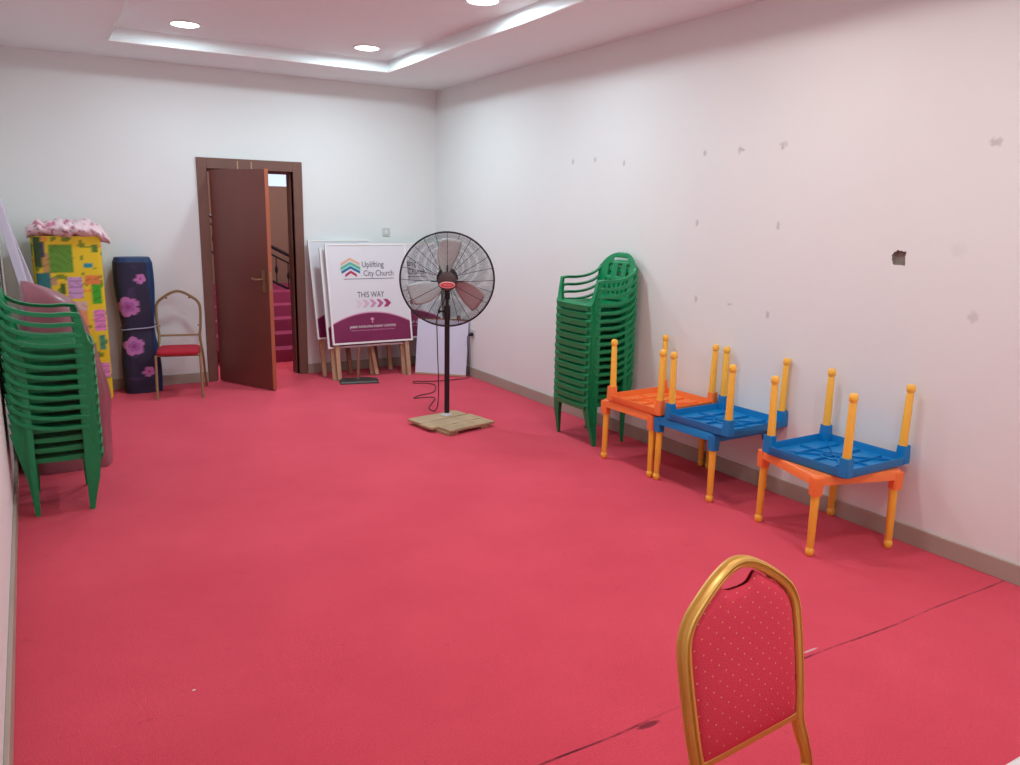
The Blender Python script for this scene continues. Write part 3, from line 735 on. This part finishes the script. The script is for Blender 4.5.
SGP = [((-1.375, -0.505, 0.362), (-0.505, -0.50, 0.362), (-1.36, -0.32, 1.36), 'white and purple Uplifting City Church sign in front of the others'),
       ((-1.408, -0.452, 0.32), (-0.54, -0.445, 0.32), (-1.462, -0.25, 1.33), 'church direction sign directly behind the front one, showing at its left edge'),
       ((-1.450, -0.25, 0.39), (-0.58, -0.16, 0.39), (-1.494, -0.07, 1.375), 'leftmost church direction sign, closest to the door frame'),
       ((-0.955, -0.31, 0.36), (-0.10, -0.38, 0.36), (-0.945, -0.115, 1.36), 'church direction sign seen behind the fan, its arrow tip showing')]
for i, (a, b, c, l) in enumerate(SGP): pose(sg if i == 0 else copy_tree(sg), a, b, c, l)
# blank board leaning near the corner
wb = thing('blank_board', 'blank white board standing on the carpet behind the fan pole', 'board')
MB().span((0, 0, 0), (0.56, 0.012, 0.60)).build('panel', M_board, wb, smooth=False, bevel=0.001)
MB().span((0, -0.004, -0.0), (0.56, 0.0, 0.018)).build('bottom_lip', M_post, wb, smooth=False)
MB().span((0, -0.004, 0.585), (0.56, 0.0, 0.60)).build('top_lip', M_postd, wb, smooth=False)
bl, br, tl = Vector((-0.49, -0.52, 0.004)), Vector((-0.10, -0.90, 0.004)), Vector((-0.43, -0.44, 0.60))
x = (br-bl).normalized(); z = tl-bl; z = (z-x*z.dot(x)).normalized(); m4 = Matrix((x, z.cross(x), z)).transposed().to_4x4()
wb.location = bl; wb.rotation_euler = m4.to_euler()
def post(a, b, wd, m, label):
    a, b = Vector(a), Vector(b); o = MB().tube([a, b], 1, prof=[(wd, wd*0.6), (-wd, wd*0.6), (-wd, -wd*0.6), (wd, -wd*0.6)], up=Vector((1, 0, 0))).build('timber_stake', m, smooth=False, bevel=0.002)
    return tag(o, label, 'stake', 'loose stakes by the signs')
post((-1.12, -0.30, 0.01), (-1.14, -0.10, 0.8), 0.022, M_postd, 'brown timber stake under the signs, left of the black stand pole')
post((-0.88, -0.42, 0.01), (-0.93, -0.24, 0.6), 0.020, M_post, 'pale timber stake in the middle below the front sign')
post((-0.76, -0.13, 0.01), (-0.80, -0.05, 0.7), 0.020, M_postd, 'reddish timber stake against the wall below the front sign')
post((-0.075, -0.62, 0.01), (-0.045, -0.66, 0.62), 0.018, M_postd, 'dark timber stake standing between blank board and socket')
# flat stand base with a pole
t = thing('sign_stand', 'dark flat steel stand base on the carpet beneath the front sign', 'stand', (-1.17, -0.66, 0), math.radians(-14))
MB().loft([[(x*k, y*k, z) for x, y in ((-0.19, -0.10), (0.19, -0.10), (0.20, 0.08), (0.10, 0.14), (-0.19, 0.13))] for k, z in ((1, 0.0), (1, 0.012), (0.9, 0.024))]).build('base_plate', mat('grey_steel', (74, 70, 66), 0.45, 0.4), t, smooth=False)
MB().tube([(0.0, 0.05, 0.02), (0.02, 0.12, 0.34)], 0.014, 8).build('pole', M_postd, t)

# ---------------------------------------------------------------- painted print helper
def printed(me, fn):
    at = me.color_attributes.new('print', 'FLOAT_COLOR', 'CORNER')
    data = []
    for p in me.polygons:
        for li in p.loop_indices:
            data += [*lin(fn(me.vertices[me.loops[li].vertex_index].co, p.normal)), 1]
    at.data.foreach_set('color', data)
def print_mat(name, rough=0.6):
    m = mat(name, (200, 200, 200), rough); nt = m.node_tree; a = nt.nodes.new('ShaderNodeVertexColor'); a.layer_name = 'print'
    nt.links.new(a.outputs[0], nt.nodes['Principled BSDF'].inputs['Base Color']); return m
M_print = print_mat('printed_cover')

# folded children's mattress, standing on end
PATCH = [  # x0,x1 (0-0.5), z0,z1, colour  (first match wins)
    (0.00, 0.045, 1.18, 1.42, (52, 80, 40)), (0.045, 0.075, 1.25, 1.38, (60, 56, 96)), (0.0, 0.10, 0.98, 1.12, (40, 120, 120)),
    (0.11, 0.27, 1.12, 1.36, (96, 150, 44)), (0.05, 0.10, 1.10, 1.30, (196, 150, 84)), (0.43, 0.47, 1.30, 1.36, (88, 130, 40)), (0.36, 0.43, 1.17, 1.20, (20, 150, 160)),
    (0.23, 0.34, 0.90, 1.08, (206, 160, 206)), (0.26, 0.36, 0.80, 0.88, (214, 180, 170)), (0.36, 0.47, 1.02, 1.10, (226, 130, 60)), (0.40, 0.48, 0.85, 1.02, (60, 170, 30)),
    (0.10, 0.14, 1.02, 1.08, (196, 150, 110)), (0.16, 0.20, 0.94, 1.04, (70, 110, 30)), (0.14, 0.36, 0.62, 0.80, (226, 150, 96)),
    (0.40, 0.49, 0.62, 0.80, (226, 130, 190)), (0.42, 0.47, 0.45, 0.58, (60, 150, 110)), (0.30, 0.40, 0.42, 0.52, (90, 170, 50)), (0.36, 0.49, 0.2, 0.34, (224, 140, 190)), (0.1, 0.25, 0.2, 0.45, (206, 160, 206)), (0.05, 0.2, 0.0, 0.15, (60, 170, 60))]
def pcol(co, off=0.0):
    x, z = co.x+0.25+off, co.z
    for (a, b, c, d_, col) in PATCH:
        if a <= x <= b and c <= z <= d_:
            # leaf and stripe marks inside each patch
            s = math.sin(x*210+z*40)*math.sin(z*150-x*60); k = 1-0.18*(s > 0.55)
            if (int(z*100) % 5 == 0) and col[2] > 180: k = 0.8
            return tuple(v*k for v in col)
    s = noise.noise(Vector((x*16, z*16, 5)))
    if s > 0.36: return (120, 140, 30)
    if s < -0.42: return (232, 150, 50)
    return (232, 200, 28)
fm = thing('folded_mattress', 'yellow patterned foam mattress folded and stood on end in the left corner', 'mattress', (-3.62, -0.30, 0))
def rbox(nx, nz, wx, wy, z0, z1, off, bulge=0.01):
    # closed rounded slab: rings around z
    w = MB(); ring = []; secs = []
    n = 88; e = 0.16
    for j in range(nz+1):
        z = z0+(z1-z0)*j/nz; k = 1-0.25*max(0, (abs(2*j/nz-1)-0.97)/0.03)*0.15
        s = []
        for i in range(n):
            a = 2*PI*i/n; c_, s_ = math.cos(a), math.sin(a)
            m_ = max(abs(c_), abs(s_)); x = c_/m_; y = s_/m_
            rr_ = (abs(x)**10+abs(y)**10)**(1/10)
            s.append((off+x/rr_*wx/2*k, y/rr_*wy/2*k+bulge*noise.noise(Vector((x, z*3, off*9))), z))
        secs.append(s)
    w.loft(secs); return w
for i, (dy, dx, top) in enumerate(((0.17, -0.02, 1.46), (0.05, -0.0, 1.44), (-0.075, 0.0, 1.43))):
    o = rbox(1, 110, 0.50, 0.12, 0.004, top, dx).build('fold', M_print, fm); o.location = (0, dy, 0)
    printed(o.data, (lambda co, n, q=i: pcol(co, 0.0 if q == 2 else 0.11*q)))
# crumpled pink cloth on top
w = MB(); secs = []; n = 36; m_ = 56
for j in range(m_+1):
    q = j/m_; x = -0.30+0.62*q; drop = -0.10*max(0, (q-0.72)/0.28)**2 - 0.03*max(0, (0.12-q)/0.12)
    e = math.sin(PI*min(1, max(0.0, q*0.98+0.01)))**0.22
    s = []
    for i in range(n):
        a = 2*PI*i/n; nn = 1+0.16*noise.noise(Vector((x*22, math.cos(a)*2.2, math.sin(a)*2.2)))+0.07*noise.noise(Vector((x*60, math.cos(a)*5, math.sin(a)*5)))
        s.append((x, 0.235*e*nn*math.cos(a)*0.9+0.0, 1.488+drop+0.078*e*(nn+0.18*math.sin(x*55+4*noise.noise(Vector((x*8,0,0)))))*math.sin(a)))
    secs.append(s)
w.loft(secs); o = w.build('pink_sheet', M_print, smooth=True, angle=80); o.location = (-3.615, -0.30, 0)
def sheetc(co, n_):
    s = noise.noise(co*14); s2 = noise.noise(co*40+Vector((5, 0, 0)))
    if s > 0.30: return (206, 120, 144)
    if s2 > 0.45: return (150, 96, 110)
    return (236, 208, 212)
printed(o.data, sheetc)
tag(o, 'crumpled pale pink floral sheet lying on top of the yellow mattress', 'sheet')

# navy rolled mattress
rm = thing('rolled_mattress', 'dark navy flowered mattress rolled upright and tied between yellow mattress and chair', 'mattress', (-3.105, -0.17, 0))
w = MB(); secs = []; NZ, NN = 240, 180
for j in range(NZ+1):
    z = 0.004+1.232*j/NZ; q = z/1.21
    k = 1-0.10*math.exp(-((q-0.47)/0.13)**2); sx_ = 0.158*k+0.008*math.sin(q*9); sy_ = 0.125*k
    if q > 0.985: k2 = 1-(q-0.985)/0.015*0.04; sx_ *= k2; sy_ *= k2
    s = []
    for i in range(NN):
        a = 2*PI*i/NN; c_, s_ = math.cos(a), math.sin(a); e = 0.55
        s.append((sx_*math.copysign(abs(c_)**e, c_)-0.02*q+0.012, sy_*math.copysign(abs(s_)**e, s_)+0.004*noise.noise(Vector((c_*3, s_*3, z*8))), z))
    secs.append(s)
w.loft(secs); o = w.build('cover', M_print, rm, angle=60)
FL = [(0.035, 1.05, 0.048), (-0.08, 0.80, 0.095), (-0.055, 0.44, 0.09), (0.055, 0.20, 0.05)]
def navy(co, n_):
    if (co.x > 0.118-0.05*max(0, co.z-0.7)) or co.z > 1.20: return (14, 52, 96)
    for fx, fz, fr in FL:
        dx, dz = co.x-fx, co.z-fz; r = math.hypot(dx, dz); a = math.atan2(dz, dx)
        pr = fr*(0.78+0.22*abs(math.cos(a*2.5+fx*20)))
        if r < pr and n_.y < 0.3:
            if r < fr*0.22: return (150, 60, 120)
            return (186, 112, 172) if (r > pr*0.55 or fr < 0.06) else (156, 88, 156)
    if noise.noise(Vector((co.x*10, co.z*10, 2))) > 0.45: return (58, 40, 78)
    return (30, 30, 58)
printed(o.data, navy)
w = MB(); ring = []
for i in range(48):
    a = 2*PI*i/48; c_, s_ = math.cos(a), math.sin(a); e = 0.55
    ring.append((0.150*math.copysign(abs(c_)**e, c_)+0.003, 0.118*math.copysign(abs(s_)**e, s_), 0.60+0.012*c_))
w.tube(ring, 0.006, 6, closed=True); w.build('tie_cord', mat('grey_tie', (150, 150, 170), 0.6), rm)

# dusty pink plastic-wrapped bundle behind the left stack
w = MB(); secs = []
for j in range(34):
    q = j/33; z = 0.003+1.2*q; hx = 0.275 if q < 0.4 else 0.275-0.15*((q-0.4)/0.6)**1.3; hyy = 0.30-0.12*q**2
    if q > 0.86: k = 1-((q-0.86)/0.14)**2*0.85; hx *= k; hyy *= k
    s = []
    for i in range(44):
        a = 2*PI*i/44; c_, s_ = math.cos(a), math.sin(a); e = 0.5
        nn = 1+0.07*noise.noise(Vector((c_*1.8, s_*1.8, z*2.2)))+0.03*noise.noise(Vector((c_*5, s_*5, z*6)))
        s.append((-0.27+hx+0.09*q*q+hx*nn*math.copysign(abs(c_)**e, c_)*0.93, hyy*nn*math.copysign(abs(s_)**e, s_), z))
    secs.append(s)
w.loft(secs); o = w.build('wrapped_bundle', mat('dusty_pink_plastic', (146, 88, 98), 0.35, var=0.25, vscale=5, bump=0.5, bscale=9), angle=80); o.location = (-3.79, -2.22, 0)
tag(o, 'tall lumpy bundle in dusty pink plastic behind the left green stack', 'bundle')

# two pale boards leaning on the left wall
def leanboard(y0, y1, xt, zt, xb, label):
    t = thing('leaning_board', label, 'board', (xb, (y0+y1)/2, 0), 0, 'pale boards leaning on the left wall')
    a = math.atan2(xb-xt, zt); L_ = math.hypot(xb-xt, zt)
    R_ = Matrix.Rotation(-a, 3, 'Y')
    def ob(name, x0, x1, ya, yb, z0, z1, m):
        w = MB(); w.span((x0, ya, z0), (x1, yb, z1)); w.v = [tuple(R_ @ Vector(v)) for v in w.v]; w.build(name, m, t, smooth=False, bevel=0.004)
    hh = (y1-y0)/2
    ob('panel', -0.042, 0.0, -hh, hh, 0.01, L_, M_tray_lilac)
    ob('edge_strip', -0.046, 0.004, -hh-0.006, -hh, 0.01, L_, M_board)
    return t
leanboard(-1.86, -1.30, -4.045, 1.74, -3.72, 'lilac-white board leaning on the left wall, nearer the green stack')
leanboard(-1.22, -0.75, -4.03, 1.58, -3.60, 'pale blue-white board leaning on the left wall, nearer the yellow mattress')
